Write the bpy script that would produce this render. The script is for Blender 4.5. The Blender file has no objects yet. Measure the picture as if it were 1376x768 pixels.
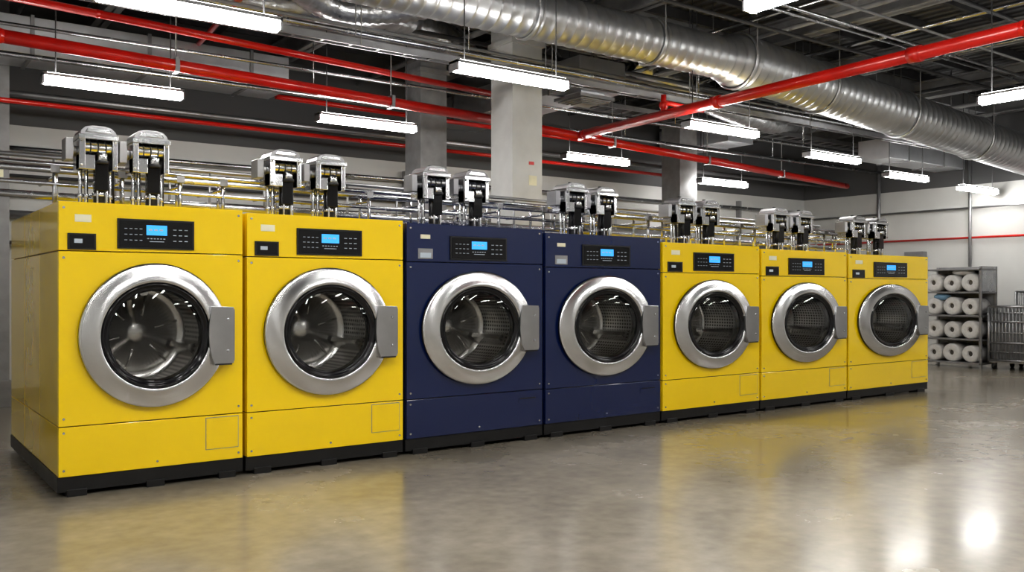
import bpy, math, random
from mathutils import Vector, Matrix
random.seed(7)
S = bpy.context.scene
COL = S.collection
S.view_settings.view_transform = 'Standard'
try: S.view_settings.look = 'Medium High Contrast'
except Exception:
    pass

# ---------------------------------------------------------------- materials
def new_mat(name):
    m = bpy.data.materials.new(name); m.use_nodes = True
    nt = m.node_tree; p = nt.nodes['Principled BSDF']
    return m, nt, p
def setp(p, **k):
    for a, v in k.items():
        p.inputs[a.replace('_', ' ')].default_value = v
def simple(name, col, rough=.5, metal=0., var=.12, scale=6., bump=0., coat=0., spec=.5, bscale=40.):
    m, nt, p = new_mat(name)
    N = nt.nodes; L = nt.links
    tc = N.new('ShaderNodeTexCoord'); nz = N.new('ShaderNodeTexNoise')
    nz.inputs['Scale'].default_value = scale; nz.inputs['Detail'].default_value = 4
    L.new(tc.outputs['Object'], nz.inputs['Vector'])
    cr = N.new('ShaderNodeValToRGB')
    cr.color_ramp.elements[0].position = .3; cr.color_ramp.elements[1].position = .7
    cr.color_ramp.elements[0].color = (*[c*(1-var) for c in col], 1)
    cr.color_ramp.elements[1].color = (*[min(1, c*(1+var)) for c in col], 1)
    L.new(nz.outputs['Fac'], cr.inputs['Fac']); L.new(cr.outputs['Color'], p.inputs['Base Color'])
    rv = .06 if coat < .6 else .02
    mr = N.new('ShaderNodeMapRange'); mr.inputs['To Min'].default_value = max(0.02, rough-rv); mr.inputs['To Max'].default_value = min(1, rough+rv)
    L.new(nz.outputs['Fac'], mr.inputs['Value']); L.new(mr.outputs['Result'], p.inputs['Roughness'])
    p.inputs['Metallic'].default_value = metal
    p.inputs['Coat Weight'].default_value = coat; p.inputs['Coat Roughness'].default_value = .05
    p.inputs['Specular IOR Level'].default_value = spec
    if bump > 0:
        n2 = N.new('ShaderNodeTexNoise'); n2.inputs['Scale'].default_value = bscale
        L.new(tc.outputs['Object'], n2.inputs['Vector'])
        b = N.new('ShaderNodeBump'); b.inputs['Strength'].default_value = bump; b.inputs['Distance'].default_value = .01
        L.new(n2.outputs['Fac'], b.inputs['Height']); L.new(b.outputs['Normal'], p.inputs['Normal'])
    return m
def emis(name, col, st):
    m, nt, p = new_mat(name)
    setp(p, Base_Color=(*col, 1), Emission_Color=(*col, 1), Emission_Strength=st)
    return m

M = {}
M['yellow'] = simple('yellow_paint', (.94, .66, .001), .22, 0, .02, 2.5, .02, .8, bscale=3)
M['navy'] = simple('navy_paint', (.002, .012, .072), .26, 0, .03, 2.0, .0, .7)
M['black'] = simple('black_plastic', (.012, .012, .013), .35)
M['blackgloss'] = simple('black_gloss', (.008, .008, .01), .12)
M['rubber'] = simple('black_rubber', (.01, .01, .01), .6)
M['chrome'] = simple('chrome', (.62, .63, .65), .16, 1, .08)
M['steel'] = simple('steel_pipe', (.55, .56, .58), .26, 1, .12)
M['greysteel'] = simple('grey_steel', (.34, .34, .35), .36, .8, .1)
M['handle'] = simple('handle_metal', (.44, .44, .45), .30, .95, .06)
M['red'] = simple('red_pipe_paint', (.58, .012, .006), .30, 0, .12, 4, 0, .4)
M['galv'] = simple('galvanised_duct', (.62, .63, .65), .36, .85, .08, 4, .0)
M['foil'] = simple('foil_duct', (.6, .61, .63), .3, .9, .25, 9, .9, bscale=14)
M['beam'] = simple('beam_grey', (.26, .26, .265), .6, .1, .15)
M['beamd'] = simple('beam_dark', (.06, .06, .063), .6, .1, .2)
M['white'] = simple('white_plastic', (.8, .8, .8), .5)
M['sticker'] = simple('sticker_paper', (.78, .74, .55), .6)
M['roll'] = simple('white_linen', (.62, .61, .60), .85, 0, .08, 20, .3)
M['core'] = simple('cardboard_core', (.12, .11, .1), .8)
M['bluecloth'] = simple('blue_linen', (.25, .42, .6), .8)
M['conc'] = simple('column_concrete', (.60, .60, .59), .7, 0, .08, 3, .1)
M['lamp'] = emis('lamp_tube', (1.0, .985, .95), 41)
M['lampup'] = emis('lamp_uplight', (1.0, .985, .95), 12)
M['lcd'] = emis('lcd_blue', (.04, .30, .70), 1.0)
M['led'] = emis('button_legend', (.4, .45, .5), .15)

# brushed ring
m, nt, p = new_mat('brushed_ring'); N = nt.nodes; L = nt.links
tg = N.new('ShaderNodeTangent'); tg.direction_type = 'RADIAL'; tg.axis = 'Y'
L.new(tg.outputs['Tangent'], p.inputs['Tangent'])
setp(p, Base_Color=(.66, .66, .67, 1), Metallic=1., Roughness=.25, Anisotropic=.9)
tc = N.new('ShaderNodeTexCoord'); mp = N.new('ShaderNodeMapping'); mp.inputs['Scale'].default_value = (1, 220, 1)
nz = N.new('ShaderNodeTexNoise'); nz.inputs['Scale'].default_value = 2
L.new(tc.outputs['UV'], mp.inputs['Vector']); L.new(mp.outputs['Vector'], nz.inputs['Vector'])
mr = N.new('ShaderNodeMapRange'); mr.inputs['To Min'].default_value = .14; mr.inputs['To Max'].default_value = .28
L.new(nz.outputs['Fac'], mr.inputs['Value']); L.new(mr.outputs['Result'], p.inputs['Roughness'])
M['ring'] = m
# perforated drum
m, nt, p = new_mat('perforated_drum'); N = nt.nodes; L = nt.links
tc = N.new('ShaderNodeTexCoord'); vo = N.new('ShaderNodeTexVoronoi'); vo.voronoi_dimensions = '2D'
vo.inputs['Scale'].default_value = 1; vo.inputs['Randomness'].default_value = 0
L.new(tc.outputs['UV'], vo.inputs['Vector'])
cr = N.new('ShaderNodeValToRGB'); cr.color_ramp.elements[0].position = .26; cr.color_ramp.elements[1].position = .34
cr.color_ramp.elements[0].color = (.01, .01, .01, 1); cr.color_ramp.elements[1].color = (.68, .66, .63, 1)
L.new(vo.outputs['Distance'], cr.inputs['Fac']); L.new(cr.outputs['Color'], p.inputs['Base Color'])
setp(p, Metallic=.8, Roughness=.32)
M['drum'] = m
M['drumplain'] = simple('drum_steel', (.66, .64, .61), .24, .95, .1, 5, .05)
# glass
m, nt, p = new_mat('door_glass'); N = nt.nodes; L = nt.links
tr = N.new('ShaderNodeBsdfTransparent'); tr.inputs['Color'].default_value = (.86, .87, .88, 1)
gl = N.new('ShaderNodeBsdfGlossy'); gl.inputs['Roughness'].default_value = .03
fr = N.new('ShaderNodeFresnel'); fr.inputs['IOR'].default_value = 1.55
mx = N.new('ShaderNodeMixShader')
L.new(fr.outputs[0], mx.inputs[0]); L.new(tr.outputs[0], mx.inputs[1]); L.new(gl.outputs[0], mx.inputs[2])
L.new(mx.outputs[0], N['Material Output'].inputs['Surface'])
M['glass'] = m
# floor
m, nt, p = new_mat('polished_concrete'); N = nt.nodes; L = nt.links
tc = N.new('ShaderNodeTexCoord')
n1 = N.new('ShaderNodeTexNoise'); n1.inputs['Scale'].default_value = .6; n1.inputs['Detail'].default_value = 7; n1.inputs['Roughness'].default_value = .6
n2 = N.new('ShaderNodeTexNoise'); n2.inputs['Scale'].default_value = 9; n2.inputs['Detail'].default_value = 8
for n in (n1, n2): L.new(tc.outputs['Object'], n.inputs['Vector'])
cr = N.new('ShaderNodeValToRGB'); cr.color_ramp.elements[0].position = .32; cr.color_ramp.elements[1].position = .68
cr.color_ramp.elements[0].color = (.205, .182, .145, 1); cr.color_ramp.elements[1].color = (.335, .30, .245, 1)
L.new(n1.outputs['Fac'], cr.inputs['Fac'])
mx = N.new('ShaderNodeMixRGB'); mx.blend_type = 'OVERLAY'; mx.inputs['Fac'].default_value = .30
L.new(cr.outputs['Color'], mx.inputs['Color1']); L.new(n2.outputs['Fac'], mx.inputs['Color2'])
L.new(mx.outputs['Color'], p.inputs['Base Color'])
mr = N.new('ShaderNodeMapRange'); mr.inputs['From Min'].default_value = .3; mr.inputs['From Max'].default_value = .7
mr.inputs['To Min'].default_value = .16; mr.inputs['To Max'].default_value = .30
L.new(n1.outputs['Fac'], mr.inputs['Value']); L.new(mr.outputs['Result'], p.inputs['Roughness'])
b = N.new('ShaderNodeBump'); b.inputs['Strength'].default_value = .02; b.inputs['Distance'].default_value = .01
n3 = N.new('ShaderNodeTexNoise'); n3.inputs['Scale'].default_value = 1.6; L.new(tc.outputs['Object'], n3.inputs['Vector'])
L.new(n3.outputs['Fac'], b.inputs['Height']); L.new(b.outputs['Normal'], p.inputs['Normal'])
setp(p, Specular_IOR_Level=.6, Coat_Weight=.22, Coat_Roughness=.12)
M['floor'] = m
# wall: light band below, dark above 3.35 m
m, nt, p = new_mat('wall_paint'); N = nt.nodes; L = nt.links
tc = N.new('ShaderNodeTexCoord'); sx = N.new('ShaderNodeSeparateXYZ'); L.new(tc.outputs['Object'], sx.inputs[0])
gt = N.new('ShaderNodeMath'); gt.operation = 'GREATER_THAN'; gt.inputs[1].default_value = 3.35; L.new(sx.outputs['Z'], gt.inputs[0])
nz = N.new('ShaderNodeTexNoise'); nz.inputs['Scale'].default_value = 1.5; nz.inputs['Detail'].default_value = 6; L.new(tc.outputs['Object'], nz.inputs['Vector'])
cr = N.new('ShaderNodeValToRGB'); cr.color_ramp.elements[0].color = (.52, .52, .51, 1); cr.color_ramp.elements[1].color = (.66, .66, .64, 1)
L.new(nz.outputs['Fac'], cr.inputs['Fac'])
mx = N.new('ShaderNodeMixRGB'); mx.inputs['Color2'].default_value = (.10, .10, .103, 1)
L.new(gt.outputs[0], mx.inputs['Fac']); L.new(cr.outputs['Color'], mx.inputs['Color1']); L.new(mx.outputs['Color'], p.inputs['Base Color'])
setp(p, Roughness=.65)
M['wall'] = m
# ceiling corrugated deck
m, nt, p = new_mat('metal_deck'); N = nt.nodes; L = nt.links
tc = N.new('ShaderNodeTexCoord'); wv = N.new('ShaderNodeTexWave'); wv.inputs['Scale'].default_value = 1.6; wv.bands_direction = 'X'
L.new(tc.outputs['Object'], wv.inputs['Vector'])
cr = N.new('ShaderNodeValToRGB'); cr.color_ramp.elements[0].color = (.05, .05, .052, 1); cr.color_ramp.elements[1].color = (.15, .15, .155, 1)
L.new(wv.outputs['Fac'], cr.inputs['Fac']); L.new(cr.outputs['Color'], p.inputs['Base Color'])
b = N.new('ShaderNodeBump'); b.inputs['Distance'].default_value = .06; L.new(wv.outputs['Fac'], b.inputs['Height']); L.new(b.outputs['Normal'], p.inputs['Normal'])
setp(p, Roughness=.6)
M['deck'] = m

# ---------------------------------------------------------------- mesh builder
class B:
    def __init__(s): s.v = []; s.f = []; s.m = []; s.sm = []; s.uv = []; s.mats = []
    def mi(s, k):
        if k not in s.mats: s.mats.append(k)
        return s.mats.index(k)
    def face(s, idx, mat, smooth=False, uv=None):
        s.f.append(idx); s.m.append(s.mi(mat)); s.sm.append(smooth)
        s.uv.append(uv or [(0, 0)]*len(idx))
    def box(s, x0, x1, y0, y1, z0, z1, mat, M4=None):
        o = len(s.v)
        pts = [(x0,y0,z0),(x1,y0,z0),(x1,y1,z0),(x0,y1,z0),(x0,y0,z1),(x1,y0,z1),(x1,y1,z1),(x0,y1,z1)]
        if M4: pts = [tuple(M4 @ Vector(q)) for q in pts]
        s.v += pts
        for q in ((3,2,1,0),(4,5,6,7),(0,1,5,4),(1,2,6,5),(2,3,7,6),(3,0,4,7)):
            s.face([o+i for i in q], mat)
    def cyl(s, a, b, r, mat, n=12, r2=None, caps=True):
        a = Vector(a); b = Vector(b); d = (b-a)
        if d.length < 1e-6: return
        d.normalize(); u = d.orthogonal().normalized(); w = d.cross(u); r2 = r if r2 is None else r2
        o = len(s.v)
        for i in range(n):
            t = 2*math.pi*i/n; q = u*math.cos(t)+w*math.sin(t)
            s.v.append(tuple(a+q*r)); s.v.append(tuple(b+q*r2))
        for i in range(n):
            j = (i+1) % n
            s.face([o+2*i, o+2*j, o+2*j+1, o+2*i+1], mat, True)
        if caps:
            s.face([o+2*i for i in reversed(range(n))], mat); s.face([o+2*i+1 for i in range(n)], mat)
    def path(s, pts, r, mat, n=12):
        for a, b in zip(pts[:-1], pts[1:]):
            s.cyl(a, b, r, mat, n)
        for q in pts[1:-1]: s.ball(q, r*1.12, mat, 10)
    def ball(s, c, r, mat, n=12, sc=(1,1,1)):
        o = len(s.v); k = n//2
        for i in range(k+1):
            ph = math.pi*i/k
            for j in range(n):
                t = 2*math.pi*j/n
                s.v.append((c[0]+r*sc[0]*math.sin(ph)*math.cos(t), c[1]+r*sc[1]*math.sin(ph)*math.sin(t), c[2]+r*sc[2]*math.cos(ph)))
        for i in range(k):
            for j in range(n):
                j2 = (j+1) % n
                s.face([o+i*n+j, o+(i+1)*n+j, o+(i+1)*n+j2, o+i*n+j2], mat, True)
    def lathe(s, c, prof, mat, n=96, us=1., vs=1., smooth=True):
        o = len(s.v); k = len(prof)
        for i in range(n):
            t = 2*math.pi*i/n
            for (r, y) in prof: s.v.append((c[0]+r*math.cos(t), y, c[1]+r*math.sin(t)))
        acc = [0]
        for a, b2 in zip(prof[:-1], prof[1:]): acc.append(acc[-1]+math.hypot(b2[0]-a[0], b2[1]-a[1]))
        for i in range(n):
            j = (i+1) % n
            for q in range(k-1):
                s.face([o+i*k+q, o+i*k+q+1, o+j*k+q+1, o+j*k+q], mat, smooth,
                       [(i/n*us, acc[q]*vs), (i/n*us, acc[q+1]*vs), ((i+1)/n*us, acc[q+1]*vs), ((i+1)/n*us, acc[q]*vs)])
    def tube(s, stations, mat, n=40):
        o = len(s.v); k = len(stations)
        for i, (p0, r) in enumerate(stations):
            a = Vector(stations[max(0, i-1)][0]); b = Vector(stations[min(k-1, i+1)][0])
            d = (b-a).normalized(); side = d.cross(Vector((0,0.02,1))).normalized(); up = side.cross(d)
            for j in range(n):
                t = 2*math.pi*j/n
                s.v.append(tuple(Vector(p0)+side*r*math.cos(t)+up*r*math.sin(t)))
        for i in range(k-1):
            for j in range(n):
                j2 = (j+1) % n
                s.face([o+i*n+j, o+i*n+j2, o+(i+1)*n+j2, o+(i+1)*n+j], mat, True)
    def prism(s, poly, y0, y1, mat):
        o = len(s.v); n = len(poly)
        for (x, z) in poly: s.v.append((x, y0, z))
        for (x, z) in poly: s.v.append((x, y1, z))
        s.face([o+i for i in range(n)], mat); s.face([o+n+i for i in reversed(range(n))], mat)
        for i in range(n):
            j = (i+1) % n; s.face([o+i, o+n+i, o+n+j, o+j], mat)
    def mesh(s, name):
        me = bpy.data.meshes.new(name); me.from_pydata(s.v, [], s.f)
        for k in s.mats: me.materials.append(M[k])
        uvl = me.uv_layers.new(name='UVMap')
        for pi, po in enumerate(me.polygons):
            po.material_index = s.m[pi]; po.use_smooth = s.sm[pi]
            for q in range(po.loop_total): uvl.data[po.loop_start+q].uv = s.uv[pi][q]
        me.update()
        import bmesh
        bm = bmesh.new(); bm.from_mesh(me); bmesh.ops.recalc_face_normals(bm, faces=bm.faces[:]); bm.to_mesh(me); bm.free()
        return me
    def obj(s, name, bevel=0, loc=(0,0,0), parent=None):
        return addobj(name, s.mesh(name), bevel, loc, parent)
def addobj(name, me, bevel=0, loc=(0,0,0), parent=None):
    ob = bpy.data.objects.new(name, me); COL.objects.link(ob); ob.location = loc
    if parent: ob.parent = parent
    if bevel:
        md = ob.modifiers.new('bevel', 'BEVEL'); md.width = bevel; md.segments = 2; md.limit_method = 'ANGLE'; md.angle_limit = math.radians(50)
    return ob

# ---------------------------------------------------------------- room shell
XL, XR, YF, YB, ZC = -4., 17.3, -9., 6.2, 5.0
def slab(name, *a, mat):
    b = B(); b.box(*a, mat); return b.obj(name)
slab('floor', XL, XR, YF, YB, -.1, 0, mat='floor')
slab('ceiling', XL, XR, YF, YB, ZC, ZC+.1, mat='deck')
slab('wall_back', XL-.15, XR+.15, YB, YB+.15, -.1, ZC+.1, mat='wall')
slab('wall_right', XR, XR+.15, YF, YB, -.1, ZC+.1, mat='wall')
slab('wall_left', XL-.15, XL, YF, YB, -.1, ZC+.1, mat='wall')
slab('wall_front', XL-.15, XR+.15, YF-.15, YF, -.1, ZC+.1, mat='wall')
slab('baseboard_right', XR-.02, XR, YF, YB, 0, .12, mat='beam')
slab('baseboard_back', XL, XR-.02, YB-.02, YB, 0, .12, mat='beam')

# ---------------------------------------------------------------- washing machines
W, H, D = 1.22, 1.89, 2.15
CX, CZ = .605, 1.02
def machine_meshes(paint):
    out = {}
    b = B()
    xa, xb = .010, 1.210
    b.box(xa, xb, 0, .022, 1.577, H, paint)
    b.box(xa, xb, 0, .022, .13, .446, paint)
    R = .435; z0, z1 = .452, 1.571
    cor = [math.atan2(z-CZ, x-CX) for x in (xa, xb) for z in (z0, z1)]
    ang = sorted([2*math.pi*i/72-math.pi for i in range(72)]+cor)
    o = len(b.v); n = len(ang)
    for t in ang:
        c, s_ = math.cos(t), math.sin(t)
        k = min(((xb-CX)/c if c > 1e-9 else 1e9), ((xa-CX)/c if c < -1e-9 else 1e9), ((z1-CZ)/s_ if s_ > 1e-9 else 1e9), ((z0-CZ)/s_ if s_ < -1e-9 else 1e9))
        ox, oz = CX+c*k, CZ+s_*k; ix, iz = CX+c*R, CZ+s_*R
        b.v += [(ox, 0, oz), (ix, 0, iz), (ox, .022, oz), (ix, .022, iz)]
    for i in range(n):
        j = (i+1) % n; a, c = o+4*i, o+4*j
        b.face([a, c, c+1, a+1], paint); b.face([a+2, a+3, c+3, c+2], paint)
        b.face([a, a+2, c+2, c], paint); b.face([a+1, c+1, c+3, a+3], paint)
    for (x0, x1) in ((xa, xa+.018), (xb-.018, xb)):
        for (y0, y1) in ((.026, .72), (.726, 1.42), (1.426, D)):
            for (q0, q1) in ((.13, .446), (.452, 1.571), (1.577, H)):
                b.box(x0, x1, y0, y1, q0, q1, paint)
    b.box(xa+.018, xb-.018, .026, D, H-.02, H, paint)
    b.box(xa+.018, xb-.018, D-.02, D, .13, H-.02, paint)
    out['body'] = (b.mesh('body_'+paint), .003)
    b = B()
    b.box(xa+.02, xa+.026, .03, D-.03, .13, H-.03, 'rubber'); b.box(xb-.026, xb-.02, .03, D-.03, .13, H-.03, 'rubber')
    b.box(xa+.005, xb-.005, .023, .028, .43, .47, 'rubber'); b.box(xa+.005, xb-.005, .023, .028, 1.555, 1.59, 'rubber')
    b.box(.004, 1.216, .012, D, .03, .128, 'black')
    for x in (.06, .55, 1.04):
        for y in (.0, 1.0, D-.14): b.box(x, x+.12, y, y+.12, 0, .045, 'black')
    out['base'] = (b.mesh('base'), .003)
    b = B()
    b.lathe((CX, CZ), [(.44, .0), (.474, .0), (.484, -.012), (.484, -.03)], 'black')
    b.lathe((CX, CZ), [(.484, -.03), (.482, -.036), (.474, -.042), (.465, -.045), (.420, -.056), (.375, -.067), (.362, -.068), (.353, -.062), (.350, -.045)], 'ring', vs=1)
    out['door_ring'] = (b.mesh('door_ring'), 0)
    b = B()
    b.lathe((CX, CZ), [(.351, -.045), (.346, -.060), (.338, -.065), (.330, -.058), (.322, -.045), (.312, -.050), (.304, -.046), (.298, -.03), (.296, .01), (.315, .04), (.36, .05), (.42, .03), (.44, .0)], 'blackgloss')
    out['door_seal'] = (b.mesh('door_seal'), 0)
    b = B()
    b.lathe((CX, CZ), [(.306, -.045), (.28, -.056), (.22, -.068), (.15, -.075), (.08, -.079), (.001, -.080)], 'glass')
    out['door_glass'] = (b.mesh('door_glass'), 0)
    b = B()
    b.lathe((CX, CZ), [(.318, .045), (.345, .07), (.345, .50)], 'drum', us=64, vs=29)
    b.lathe((CX, CZ), [(.345, .50), (.31, .53), (.25, .52), (.22, .50), (.13, .48), (.11, .46), (.06, .44), (.001, .435)], 'drumplain')
    for k in range(3):
        t = math.radians(100+120*k)
        c, s_ = math.cos(t), math.sin(t)
        px = lambda r, q: (CX+r*c-q*s_, CZ+r*s_+q*c)
        o = len(b.v)
        for y, tp in ((.09, .27), (.49, .25)):
            for (r, q) in ((.343, -.06), (tp, -.018), (tp, .018), (.343, .06)):
                x, z = px(r, q); b.v.append((x, y, z))
        for i in range(3): b.face([o+i, o+i+1, o+5+i, o+4+i], 'drumplain')
        b.face([o, o+1, o+2, o+3], 'drumplain')
    for k in range(6):
        t = math.radians(60*k+15)
        b.cyl((CX+.13*math.cos(t), .478, CZ+.13*math.sin(t)), (CX+.30*math.cos(t), .522, CZ+.30*math.sin(t)), .008, 'drumplain', 8)
    out['drum'] = (b.mesh('drum'), 0)
    b = B()
    poly = [(1.118, 1.205), (1.118, .815), (.985, .805), (.962, .86), (.948, .94), (.943, 1.01), (.946, 1.09), (.953, 1.15), (.962, 1.212)]
    b.prism(poly[::-1], -.085, -.055, 'handle')
    b.box(1.04, 1.11, -.055, .002, .86, 1.16, 'handle')
    b.box(1.118, 1.126, -.08, -.01, .83, 1.19, 'greysteel')
    b.box(.985, 1.105, -.09, -.05, .803, .815, 'black')
    for z in (.9, 1.12): b.cyl((1.075, -.09, z), (1.075, -.083, z), .010, 'steel', 14)
    out['door_handle'] = (b.mesh('door_handle'), .003)
    b = B()
    b.box(.363, .864, -.012, .002, 1.597, 1.795, 'black')
    b.box(.375, .852, -.015, -.011, 1.609, 1.783, 'blackgloss')
    b.box(.545, .680, -.017, -.014, 1.69, 1.757, 'lcd')
    for i in range(4):
        for j in range(3):
            b.box(.405+i*.032, .423+i*.032, -.017, -.014, 1.652+j*.038, 1.656+j*.038, 'led')
            if i < 3: b.box(.720+i*.038, .742+i*.038, -.017, -.014, 1.652+j*.038, 1.657+j*.038, 'led')
    b.box(.565, .66, -.0165, -.014, 1.645, 1.650, 'led')
    for k in range(3): b.box(.56+k*.035, .583+k*.035, -.0185, -.016, 1.72, 1.731, 'led')
    for i in range(6): b.box(.55+i*.021, .563+i*.021, -.0165, -.014, 1.664, 1.670, 'led')
    if paint == 'yellow':
        b.box(.062, .232, -.008, .002, 1.583, 1.688, 'black'); b.box(.074, .22, -.010, -.007, 1.594, 1.677, 'blackgloss')
        b.box(.10, .15, -.0115, -.009, 1.625, 1.652, 'led')
        b.box(.105, .205, -.003, .002, 1.762, 1.81, 'sticker')
    else:
        b.box(.10, .22, -.004, .002, 1.60, 1.685, 'greysteel'); b.box(.115, .205, -.006, -.003, 1.61, 1.65, 'led')
        b.box(.12, .20, -.003, .002, 1.765, 1.80, 'sticker')
    out['control_panel'] = (b.mesh('control_panel_'+paint), .0015)
    b = B()
    x0, x1, q0, q1 = .95, 1.175, .215, .43
    if paint == 'yellow':
        b.box(x0-.005, x1+.005, -.0006, .001, q0-.005, q1+.005, 'beam')
        b.box(x0, x1, -.004, .001, q0, q1, 'yellow')
        b.box(1.0, 1.12, -.007, .002, .40, .408, 'yellow')
    else:
        b.box(.98, 1.15, -.004, .002, .34, .39, 'navy'); b.box(.99, 1.14, -.006, -.003, .375, .385, 'black')
    for (x, z) in ((.04, 1.53), (1.18, 1.53), (.04, .41), (1.18, .50), (.04, .50), (.62, .17), (.04, .17), (1.18, .17), (.04, 1.85), (1.18, 1.85)):
        b.cyl((x, .001, z), (x, -.004, z), .008, 'steel', 10)
    out['trim_screws'] = (b.mesh('trim_screws_'+paint), 0)
    return out
MS = {k: machine_meshes(k) for k in ('yellow', 'navy')}
XS = [1.018, 2.237, 3.538, 4.952, 6.432, 7.951, 9.567, 11.384]
HS = [1.89, 1.876, 1.863, 1.837, 1.80, 1.775, 1.76]
PC = ['yellow', 'yellow', 'navy', 'navy', 'yellow', 'yellow', 'yellow']
for i in range(7):
    e = bpy.data.objects.new('industrial_washing_machine', None); COL.objects.link(e)
    e.location = (XS[i]+.006, 0, 0); e.scale = ((XS[i+1]-XS[i]-.012)/W, 1, HS[i]/H)
    for part, (me, bv) in MS[PC[i]].items():
        ob = addobj(part, me, bv, parent=e)

# ---------------------------------------------------------------- pump heads on machines
def pump_mesh():
    b = B()
    b.box(-.10, .10, -.09, .11, 0, .02, 'greysteel')
    b.cyl((.03, -.01, .02), (.03, -.01, .30), .045, 'black', 20)
    b.cyl((.03, -.01, .10), (.03, -.01, .13), .055, 'chrome', 20)
    b.box(-.02, .07, -.09, -.03, .14, .36, 'blackgloss')
    for x in (-.095, -.055, .1):
        b.cyl((x, .02, .02), (x, .02, .33), .013, 'chrome', 12)
        b.cyl((x, .02, .09), (x, .02, .12), .022, 'steel', 6)
    b.cyl((0, -.07, .02), (0, -.07, .2), .008, 'steel', 10); b.cyl((.06, -.07, .02), (.06, -.07, .2), .010, 'chrome', 10)
    b.box(-.125, -.085, -.11, .12, .29, .53, 'chrome'); b.box(.09, .125, -.11, .12, .29, .53, 'chrome')
    b.box(-.09, .095, -.0, .118, .29, .53, 'black')
    b.box(-.125, -.02, -.10, .0, .29, .40, 'chrome')
    b.box(-.132, .132, -.125, .13, .51, .545, 'chrome')
    b.prism([(-.12, .545), (.12, .545), (.112, .575), (.085, .60), (.04, .612), (-.04, .612), (-.085, .60), (-.112, .575)], -.11, .11, 'greysteel')
    b.prism([(-.09, .56), (.09, .56), (.07, .592), (-.07, .592)], -.118, -.109, 'chrome')
    b.cyl((-.085, -.06, .455), (.09, -.06, .455), .045, 'steel', 20)
    for x in (-.05, .0, .05): b.cyl((x-.004, -.06, .455), (x+.004, -.06, .455), .052, 'black', 20)
    b.cyl((.03, -.085, .36), (.03, -.085, .41), .036, 'chrome', 16)
    b.cyl((.03, -.085, .335), (.03, -.085, .36), .044, 'black', 16)
    for x in (-.11, .11):
        for z in (.32, .5): b.cyl((x, -.11, z), (x, -.12, z), .010, 'steel', 6)
    b.cyl((-.125, 0, .43), (-.155, 0, .43), .04, 'greysteel', 16)
    b.box(-.20, -.15, -.05, .10, .36, .52, 'greysteel')
    b.cyl((0, .0, .60), (0, .0, .63), .02, 'black', 10)
    return b.mesh('pump')
PM = pump_mesh()
PP = [(1.369, 0, 2.47), (1.722, 0, 2.475), (2.741, 1, 2.434), (3.126, 1, 2.43), (4.132, 2, 2.416), (4.562, 2, 2.412), (5.755, 3, 2.383), (6.151, 3, 2.366),
      (7.322, 4, 2.337), (7.718, 4, 2.327), (8.96, 5, 2.31), (9.439, 5, 2.30), (10.58, 6, 2.29), (11.09, 6, 2.29)]
for (x, mi, zt) in PP:
    o = addobj('dosing_pump', PM, .006, (x, .6, HS[mi]))
    sc = (zt-HS[mi])/.61; o.scale = (1.0+.03*mi, 1, sc)

b = B()
for (y, z, r, k) in ((.95, 2.20, .024, 'steel'), (.95, 2.10, .016, 'steel'), (1.25, 2.28, .020, 'chrome'), (1.35, 2.05, .03, 'steel'), (1.6, 2.38, .018, 'greysteel')):
    b.cyl((-1.6, y, z+.03), (11.3, y, z-.13), r, k, 12)
for i in range(7):
    w = XS[i+1]-XS[i]
    for f in (.12, .5, .85):
        x = XS[i]+w*f; zz = 2.23-.15*(x+1.6)/12.9
        b.cyl((x, .95, HS[i]), (x, .95, zz), .016, 'steel', 10)
        b.cyl((x+.06, 1.25, HS[i]), (x+.06, 1.25, zz+.08), .014, 'chrome', 10)
        b.cyl((x, .95, zz-.05), (x, 1.6, zz-.05), .012, 'steel', 8)
        b.cyl((x+.1, 1.6, HS[i]), (x+.1, 1.6, zz+.17), .012, 'greysteel', 8)
        b.box(x-.03, x+.03, .92, .98, zz-.02, zz+.03, 'greysteel')
for (x, mi, zt) in PP:
    z = HS[mi]+.12
    b.path([(x+.085, .75, z), (x+.085, .95, z), (x+.085, .95, 2.1)], .011, 'chrome', 8)
    b.path([(x+.16, .8, zt-.18), (x+.16, .8, HS[mi])], .012, 'black', 8)
for x in (-1.5, -.4, .5):
    for y in (.95, 1.6): b.cyl((x, y, 0), (x, y, 2.3), .02, 'steel', 10)
b.obj('pipe_manifold')

b = B()
for (z, r, k) in ((3.05, .035, 'steel'), (2.72, .02, 'beamd'), (2.5, .03, 'steel'), (2.25, .05, 'greysteel'), (1.9, .03, 'steel')):
    b.cyl((XL+.01, YB-.1, z), (XR-.01, YB-.1, z), r, k, 12)
for x in range(-3, 17, 2): b.box(x-.03, x+.03, YB-.1, YB, 1.8, 3.2, 'beam')
b.obj('wall_pipe_run')

# red sprinkler pipes
b = B()
b.path([(-3.9, 1.95, 3.5), (.99, 2.49, 3.5), (6.67, 3.11, 3.5), (7.37, 3.26, 3.5), (16.74, 4.74, 3.5)], .06, 'red', 16)
b.path([(-3.9, 1.95, 3.85), (1.78, 2.57, 3.85), (6.71, 3.2, 3.85), (6.9, 3.22, 3.5)], .038, 'red', 14)
for x in (0, 2.5, 5, 9, 11.5, 14):
    y = 2.49+(x-.99)*.109 if x < 7 else 3.26+(x-7.37)*.158
    b.cyl((x, y, 3.5), (x, y, 5), .008, 'beam', 6); b.box(x-.02, x+.02, y-.07, y+.07, 3.43, 3.57, 'greysteel')
b.obj('sprinkler_pipe')
b = B()
b.path([(8.25, 3.4, 3.5), (8.2, 3.2, 3.5), (7.84, -2.78, 3.5), (7.6, -8.9, 3.5)], .062, 'red', 16)
for q in ((8.22, 3.0), (8.05, .7), (7.9, -1.8)): b.cyl((q[0], q[1]-.06, 3.5), (q[0], q[1]+.06, 3.5), .076, 'red', 16)
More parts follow.
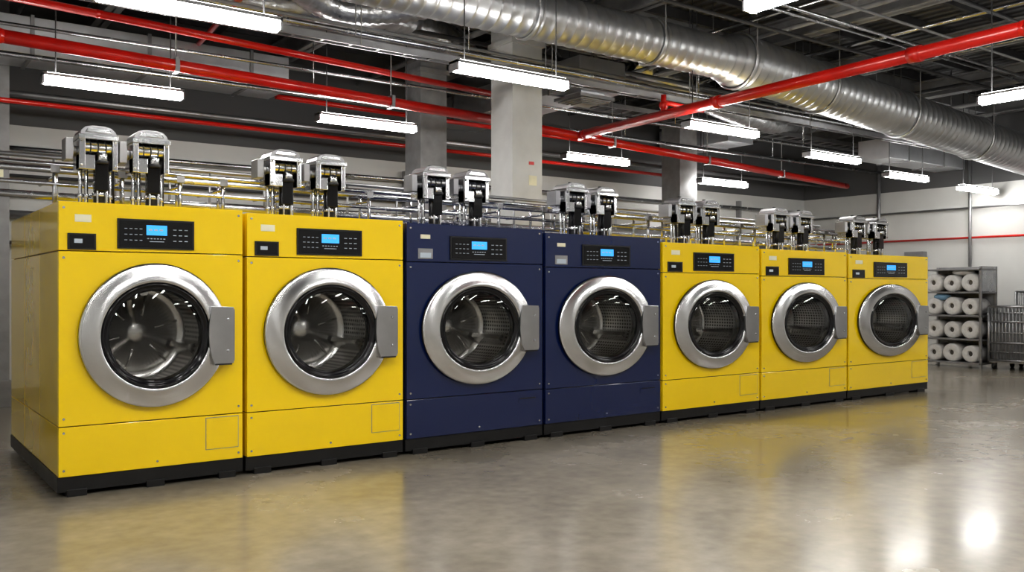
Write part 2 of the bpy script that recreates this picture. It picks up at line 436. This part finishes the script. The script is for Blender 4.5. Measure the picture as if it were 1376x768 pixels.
b.cyl((8.1, 1.6, 3.5), (8.1, 1.6, 3.75), .035, 'red', 10); b.ball((8.1, 1.6, 3.62), .06, 'red')
b.path([(8.1, 1.6, 3.66), (8.9, 1.68, 3.66)], .03, 'red', 10)
b.obj('sprinkler_pipe')
b = B(); b.path([(4.5, 5.2, 3.9), (9, 5.4, 3.9), (14, 5.6, 3.9)], .035, 'red', 10); b.obj('sprinkler_pipe')
b = B(); b.path([(2.6, -3, 4.25), (3.4, 5.8, 4.25)], .03, 'red', 10); b.obj('sprinkler_pipe')
b = B(); b.path([(-3.9, 5.0, 3.45), (5.8, 5.3, 3.45), (12, 5.45, 3.45)], .03, 'red', 10)
b.path([(7.0, 5.34, 3.45), (7.0, 5.34, 2.7), (11.5, 5.5, 2.7)], .025, 'red', 10); b.obj('sprinkler_pipe')

# spiral duct
b = B(); st = []
def dz(x): return 4.2 if x < 9 else 4.2-.5*(x-9)/7.7
x = 3.2
while x < 17.1:
    r = .25 if x < 8.55 else (.33 if x > 8.85 else .25+.267*(x-8.55))
    st += [((x, 1.15, dz(x)), r), ((x+.10, 1.15, dz(x+.1)), r), ((x+.105, 1.15, dz(x+.105)), r+.006), ((x+.125, 1.15, dz(x+.12)), r+.006), ((x+.13, 1.15, dz(x+.13)), r)]
    x += .14
b.tube(st, 'galv', 48)
for xx in (5.6, 7.4, 8.9, 10.6, 12.6, 14.8):
    r = .257 if xx < 8.6 else .34
    b.tube([((xx, 1.15, dz(xx)), r), ((xx+.001, 1.15, dz(xx)), r+.018), ((xx+.05, 1.15, dz(xx+.05)), r+.018), ((xx+.051, 1.15, dz(xx+.05)), r)], 'galv', 48)
    for s_ in (-1, 1): b.cyl((xx, 1.15+s_*(r+.01), dz(xx)), (xx, 1.15+s_*(r+.01), 5), .008, 'beam', 6)
b.tube([((3.2, 1.15, 4.2), .25), ((2.9, 1.15, 4.25), .25), ((2.7, 1.15, 4.45), .25), ((2.62, 1.15, 4.7), .25), ((2.6, 1.15, 5.0), .25)], 'galv', 40)
b.obj('spiral_ventilation_duct')

def flex(pts, r, name):
    b = B(); st = []
    P = [Vector(q) for q in pts]
    for i in range(len(P)-1):
        for k in range(24):
            t = k/24; p0 = P[max(i-1,0)]; p1 = P[i]; p2 = P[i+1]; p3 = P[min(i+2, len(P)-1)]
            q = .5*((2*p1)+(-p0+p2)*t+(2*p0-5*p1+4*p2-p3)*t*t+(-p0+3*p1-3*p2+p3)*t**3)
            st.append((tuple(q), r*(1+.09*(k % 2))))
    b.tube(st, 'foil', 28); return b.obj(name)
flex([(1.2, 3.3, 4.6), (3.0, 3.0, 4.35), (4.4, 2.7, 4.4), (5.6, 3.3, 4.6), (7, 4.2, 4.5)], .19, 'flexible_duct')
flex([(2.4, 1.9, 4.7), (3.4, 2.2, 4.45), (4.2, 2.4, 4.3), (5.2, 2.0, 4.5), (5.9, 1.9, 4.9)], .16, 'flexible_duct')
flex([(9.5, 3.6, 4.8), (11, 3.4, 4.35), (13, 3.8, 4.3), (15, 4.4, 4.6)], .2, 'flexible_duct')

# ceiling steelwork
b = B()
def ibeam_y(x, z0, z1, w, mat):
    b.box(x-w/2, x+w/2, YF, YB, z0, z0+.025, mat); b.box(x-w/2, x+w/2, YF, YB, z1-.025, z1, mat); b.box(x-.012, x+.012, YF, YB, z0, z1, mat)
def ibeam_x(y, z0, z1, w, mat):
    b.box(XL, XR, y-w/2, y+w/2, z0, z0+.025, mat); b.box(XL, XR, y-w/2, y+w/2, z1-.025, z1, mat); b.box(XL, XR, y-.012, y+.012, z0, z1, mat)
for x in (-2.5, 0, 2.4, 4.9, 7.3, 9.8, 12.2, 14.6, 16.9): ibeam_y(x, 4.56, 4.85, .18, 'beam')
for y in (-6, -2.2, 2.05, 4.6): ibeam_x(y, 4.60, 5.0, .2, 'beam')
y = YF+.5
while y < YB:
    b.box(XL, XR, y-.03, y+.03, 4.86, 4.99, 'beamd'); y += .8
for y in (3.7,):
    b.box(XL, XR, y-.04, y+.04, 4.40, 4.45, 'beam'); b.box(XL, XR, y-.04, y+.04, 4.80, 4.85, 'beam')
    x = XL; k = 0
    while x < XR-.5:
        b.cyl((x, y, 4.43 if k % 2 else 4.82), (x+.4, y, 4.82 if k % 2 else 4.43), .02, 'beam', 8); x += .4; k += 1
b.obj('roof_steelwork')

b = B()
for (y, z, r, k) in ((-3.2, 4.3, .03, 'steel'), (-1.4, 4.4, .02, 'beamd'), (.55, 4.45, .022, 'beamd'), (2.2, 4.0, .03, 'steel'), (2.32, 4.1, .02, 'beam'),
                     (3.05, 4.42, .03, 'beamd'), (4.2, 3.75, .03, 'steel'), (5.7, 4.45, .04, 'beam'), (5.5, 3.6, .04, 'greysteel'), (-4.2, 4.4, .04, 'beam'),
                     (-.4, 4.3, .02, 'steel'), (-.7, 4.35, .015, 'beam'), (3.4, 3.85, .02, 'steel'), (.1, 4.48, .02, 'steel'), (2.0, 4.25, .018, 'steel')):
    b.cyl((XL, y, z), (XR, y, z), r, k, 10)
for (x, z, r, k) in ((-1, 4.5, .03, 'steel'), (1.5, 4.52, .025, 'beam'), (3.6, 4.5, .03, 'beamd'), (6.2, 4.5, .04, 'beam'), (9.2, 4.52, .03, 'beam'), (10.4, 4.5, .03, 'steel'),
                     (11.6, 4.5, .03, 'beam'), (13.8, 4.5, .03, 'beamd'), (15.4, 4.5, .04, 'beam'), (8.6, 4.53, .02, 'steel'), (12.0, 4.53, .02, 'steel')):
    b.cyl((x, YF, z), (x, YB, z), r, k, 10)
for (x, y) in ((1.0, 2.2), (3.2, 2.2), (5.6, 2.2), (9.4, 2.2), (12.0, 2.2), (.4, 4.2), (4.6, 4.2), (9.9, 4.2), (13.6, 4.2), (10.2, 3.4), (13.4, 3.4)):
    b.cyl((x, y, 3.75 if y > 4 else (4.0 if y < 3 else 3.85)), (x, y, 5.0), .007, 'steel', 6)
b.obj('ceiling_conduit')
def tray(y, z, w, x0, x1):
    b = B()
    for s_ in (-1, 1): b.box(x0, x1, y+s_*w/2-.01, y+s_*w/2+.01, z, z+.07, 'greysteel')
    x = x0
    while x < x1: b.box(x, x+.03, y-w/2, y+w/2, z+.005, z+.02, 'greysteel'); x += .3
    for k in range(5): b.cyl((x0, y-w/3+k*w/6, z+.035), (x1, y-w/3+k*w/6, z+.035), .012, 'black', 6)
    x = x0+.7
    while x < x1:
        for s_ in (-1, 1): b.cyl((x, y+s_*(w/2+.01), z), (x, y+s_*(w/2+.01), 5.0), .006, 'beam', 6)
        x += 2.4
    b.obj('cable_tray')
tray(1.75, 3.72, .10, -3.9, 17.2); tray(4.0, 4.1, .35, 8.5, 17.2)
def rduct(x0, x1, y0, y1, z0, z1, axis):
    b = B()
    b.box(x0, x1, y0, y1, z0, z1, 'galv')
    t = (x0 if axis == 0 else y0)+.6
    while t < (x1 if axis == 0 else y1):
        if axis == 0: b.box(t, t+.04, y0-.02, y1+.02, z0-.02, z1+.02, 'greysteel')
        else: b.box(x0-.02, x1+.02, t, t+.04, z0-.02, z1+.02, 'greysteel')
        t += 1.2
    b.obj('rectangular_duct', .004)
rduct(7.5, 8.3, 2.5, 6.1, 3.95, 4.35, 1)
rduct(-3.9, 4.4, 4.5, 5.2, 3.85, 4.25, 0)
rduct(12.6, 13.3, 4.4, 6.1, 4.0, 4.4, 1)
rduct(14.6, 17.2, 2.5, 3.1, 3.65, 4.0, 0)
rduct(-3.9, 1.6, 1.2, 1.6, 4.15, 4.45, 0)
b = B()
b.box(7.6, 8.2, 2.6, 3.15, 3.86, 3.90, 'greysteel')
for k in range(4): b.box(7.64+k*.04, 8.16-k*.04, 2.64+k*.04, 3.11-k*.04, 3.84-k*.012, 3.855-k*.012, 'beam')
b.box(7.7, 8.1, 2.7, 3.05, 3.90, 3.95, 'galv')
b.obj('air_diffuser')

def column(x, y, w, mat, name='support_column'):
    b = B(); b.box(x-w/2, x+w/2, y-w/2, y+w/2, 0, 5.0, mat)
    b.box(x-w/2-.03, x+w/2+.03, y-w/2-.03, y+w/2+.03, 4.3, 4.36, mat)
    b.box(x-w/2-.02, x+w/2+.02, y-w/2-.02, y+w/2+.02, 0, .3, 'beam')
    b.box(x+.02, x+.1, y-w/2-.004, y-w/2, 2.85, 2.89, 'red')
    b.box(x+.02, x+.14, y-w/2-.004, y-w/2, 2.6, 2.72, 'sticker')
    return b.obj(name, .01)
column(6.58, 2.62, .45, 'conc')
column(6.4, 4.5, .42, 'beam'); column(1.2, 5.5, .4, 'beam'); column(12.2, 5.2, .45, 'beam')

# ---------------------------------------------------------------- lamps
def lamp(x, y, z, along='x', L=1.25):
    b = B()
    hw = .068
    def P(a, c, h): return (a, c, h) if along == 'x' else (c, a, h)
    def bx(a0, a1, c0, c1, z0, z1, mat):
        if along == 'x': b.box(a0, a1, c0, c1, z0, z1, mat)
        else: b.box(c0, c1, a0, a1, z0, z1, mat)
    bx(-L/2-.02, L/2+.02, -.07, .07, .03, .055, 'beam')
    bx(-L/2+.02, L/2-.02, -.055, .055, .055, .062, 'lampup')
    for e in (-1, 1): bx(e*(L/2+.012)-.008, e*(L/2+.012)+.008, -.07, .07, -.04, .05, 'greysteel')
    o = len(b.v); k = 9
    for e in (-L/2, L/2):
        for i in range(k):
            t = math.pi*i/(k-1); b.v.append(P(e, hw*math.cos(t), .03-.08*math.sin(t)))
    for i in range(k-1): b.face([o+i, o+i+1, o+k+i+1, o+k+i], 'lamp', True)
    for e in (-.42, .42):
        a = e*L; b.cyl(P(a, 0, .06), P(a, 0, 5.0-z), .006, 'beamd', 6)
    return b.obj('fluorescent_lamp', 0, (x, y, z))
LP = [(1.92, .18), (2.04, 3.08), (4.90, 3.32), (4.905, .42), (9.05, 3.93), (8.6, 1.1), (12.93, 4.8), (11.77, 1.7), (14.8, 2.3)]
for q in LP: lamp(q[0], q[1], 3.3)
lamp(16.5, 1.9, 3.15)
lamp(5.04, -2.85, 3.3, 'y'); lamp(9.49, -2.25, 3.3, 'y'); lamp(13.5, -2.3, 3.3, 'y')
for x in (-1.5, 1.2, 5.0, 9.0, 13.0):  # unseen lamp rows on the camera side, added to brighten the machine fronts
    lamp(x, -6.0, 3.4, 'y', 1.6)
    lamp(x+1.5, -4.2, 3.6, 'y', 1.6)
lamp(1.2, -3.0, 3.6, 'y', 1.6); lamp(3.0, -2.6, 3.7, 'y', 1.6); lamp(-1.8, -2.5, 3.6, 'y', 1.6); lamp(-2, 1.9, 3.3)  # more out-of-view lamps, added to raise the light level

# ---------------------------------------------------------------- right end: shelf with rolls, cage cart
b = B()
X0, X1, Y0, Y1, HT = 15.2, 15.75, 1.2, 2.25, 1.73
for x in (X0, X1-.04):
    for y in (Y0, Y1-.04): b.box(x, x+.04, y, y+.04, 0, HT, 'greysteel')
lv = [.10, .50, .90, 1.30]
for z in lv+[HT-.04]:
    b.box(X0, X1, Y0, Y1, z-.03, z, 'greysteel')
b.box(X1-.02, X1, Y0, Y1, .1, HT, 'beam')
b.box(X0+.02, X1, Y0+.01, Y0+.02, 1.3, HT, 'steel')
b.obj('storage_shelf', .004)
b = B()
for zi, z in enumerate(lv):
    for k in range(3):
        y = Y0+.21+.32*k; r = .145+.01*((k+zi) % 2)
        mat = 'roll'
        xo = X0+.03+.03*random.random()
        o = len(b.v); n = 28
        prof = [(.045, .06), (.045, .0), (.06, -.006), (r*.8, 0), (r-.02, .002), (r, .02), (r, .42), (.045, .42)]
        for i in range(n):
            t = 2*math.pi*i/n
            for (rr, xx) in prof: b.v.append((xo+xx, y+rr*math.cos(t), z+r+rr*math.sin(t)))
        kk = len(prof)
        for i in range(n):
            j = (i+1) % n
            for q in range(kk-1): b.face([o+i*kk+q, o+i*kk+q+1, o+j*kk+q+1, o+j*kk+q], mat, True)
        b.cyl((xo+.05, y, z+r), (xo+.06, y, z+r), .046, 'core', 16)
b.ball((X0+.2, Y0+.4, 1.30+.33), .12, 'roll', 16, (1.3, 1.6, .45)); b.ball((X0+.16, Y1-.3, .90+.31), .10, 'bluecloth', 16, (1.3, 1.4, .6))
b.obj('linen_rolls')
def cart(x0, y0, y1, ht):
    b = B(); x1 = x0+.75
    for x in (x0, x1):
        for y in (y0, y1): b.cyl((x, y, .13), (x, y, ht), .022, 'greysteel', 10)
    for z in (.16, .45, .8, ht):
        for x in (x0, x1): b.cyl((x, y0, z), (x, y1, z), .018, 'greysteel', 8)
        for y in (y0, y1): b.cyl((x0, y, z), (x1, y, z), .018, 'greysteel', 8)
    n = int((y1-y0)/.055)
    for k in range(1, n):
        y = y0+(y1-y0)*k/n
        for x in (x0, x1): b.cyl((x, y, .16), (x, y, ht), .012, 'greysteel', 6)
    for k in range(1, 12):
        for y in (y0, y1): b.cyl((x0+.75*k/12, y, .16), (x0+.75*k/12, y, ht), .008, 'greysteel', 6)
    for z in (.3, .62, .95):
        for x in (x0, x1): b.cyl((x, y0, z), (x, y1, z), .012, 'greysteel', 6)
    b.box(x0, x1, y0, y1, .12, .16, 'greysteel'); b.box(x0+.05, x1-.05, y0+.05, y1-.05, .16, .95, 'beam')
    for x in (x0+.06, x1-.06):
        for y in (y0+.06, y1-.06):
            b.cyl((x, y-.018, .055), (x, y+.018, .055), .055, 'rubber', 16); b.box(x-.02, x+.02, y-.03, y+.03, .07, .12, 'steel')
    b.obj('laundry_cage_cart')
cart(15.35, .15, 1.15, 1.05); cart(16.2, -.1, 1.1, 1.3); cart(15.6, -1.2, -.1, 1.2)

b = B()
for (y, r, k) in ((1.15, .05, 'beamd'), (.82, .045, 'beamd'), (.95, .02, 'red'), (2.4, .03, 'greysteel'), (4.3, .04, 'greysteel')):
    b.cyl((XR-.1, y, .0), (XR-.1, y, 5.0), r, k, 12)
b.path([(XR-.08, YB-.1, 2.33), (XR-.08, YF, 2.33)], .022, 'red', 10)
b.path([(XR-.08, YB-.1, 2.9), (XR-.08, YF, 2.9)], .02, 'greysteel', 10)
b.box(XR-.16, XR-.02, 3.3, 3.7, 1.5, 2.1, 'greysteel')
b.obj('wall_riser_pipes')
b = B()
b.box(-1.0, .62, 2.6, 3.5, .12, 1.9, 'greysteel'); b.box(-.98, .60, 2.62, 3.48, 0, .12, 'black')
b.box(-.2, -.19, 2.59, 2.6, .14, 1.88, 'black'); b.box(-.12, -.09, 2.56, 2.6, .9, 1.1, 'chrome')
b.obj('electrical_cabinet', .006)

# ---------------------------------------------------------------- world + camera
w = bpy.data.worlds.new('world'); S.world = w; w.use_nodes = True
w.node_tree.nodes['Background'].inputs[0].default_value = (.5, .52, .55, 1); w.node_tree.nodes['Background'].inputs[1].default_value = .1
cam = bpy.data.cameras.new('camera'); co = bpy.data.objects.new('camera', cam); COL.objects.link(co)
cam.sensor_width = 36; cam.lens = 31.55; cam.shift_y = .0044; cam.clip_start = .05
co.location = (0, -6.30, 1.32)
co.rotation_euler = (math.pi/2, 0, math.radians(53.87-90))
S.camera = co
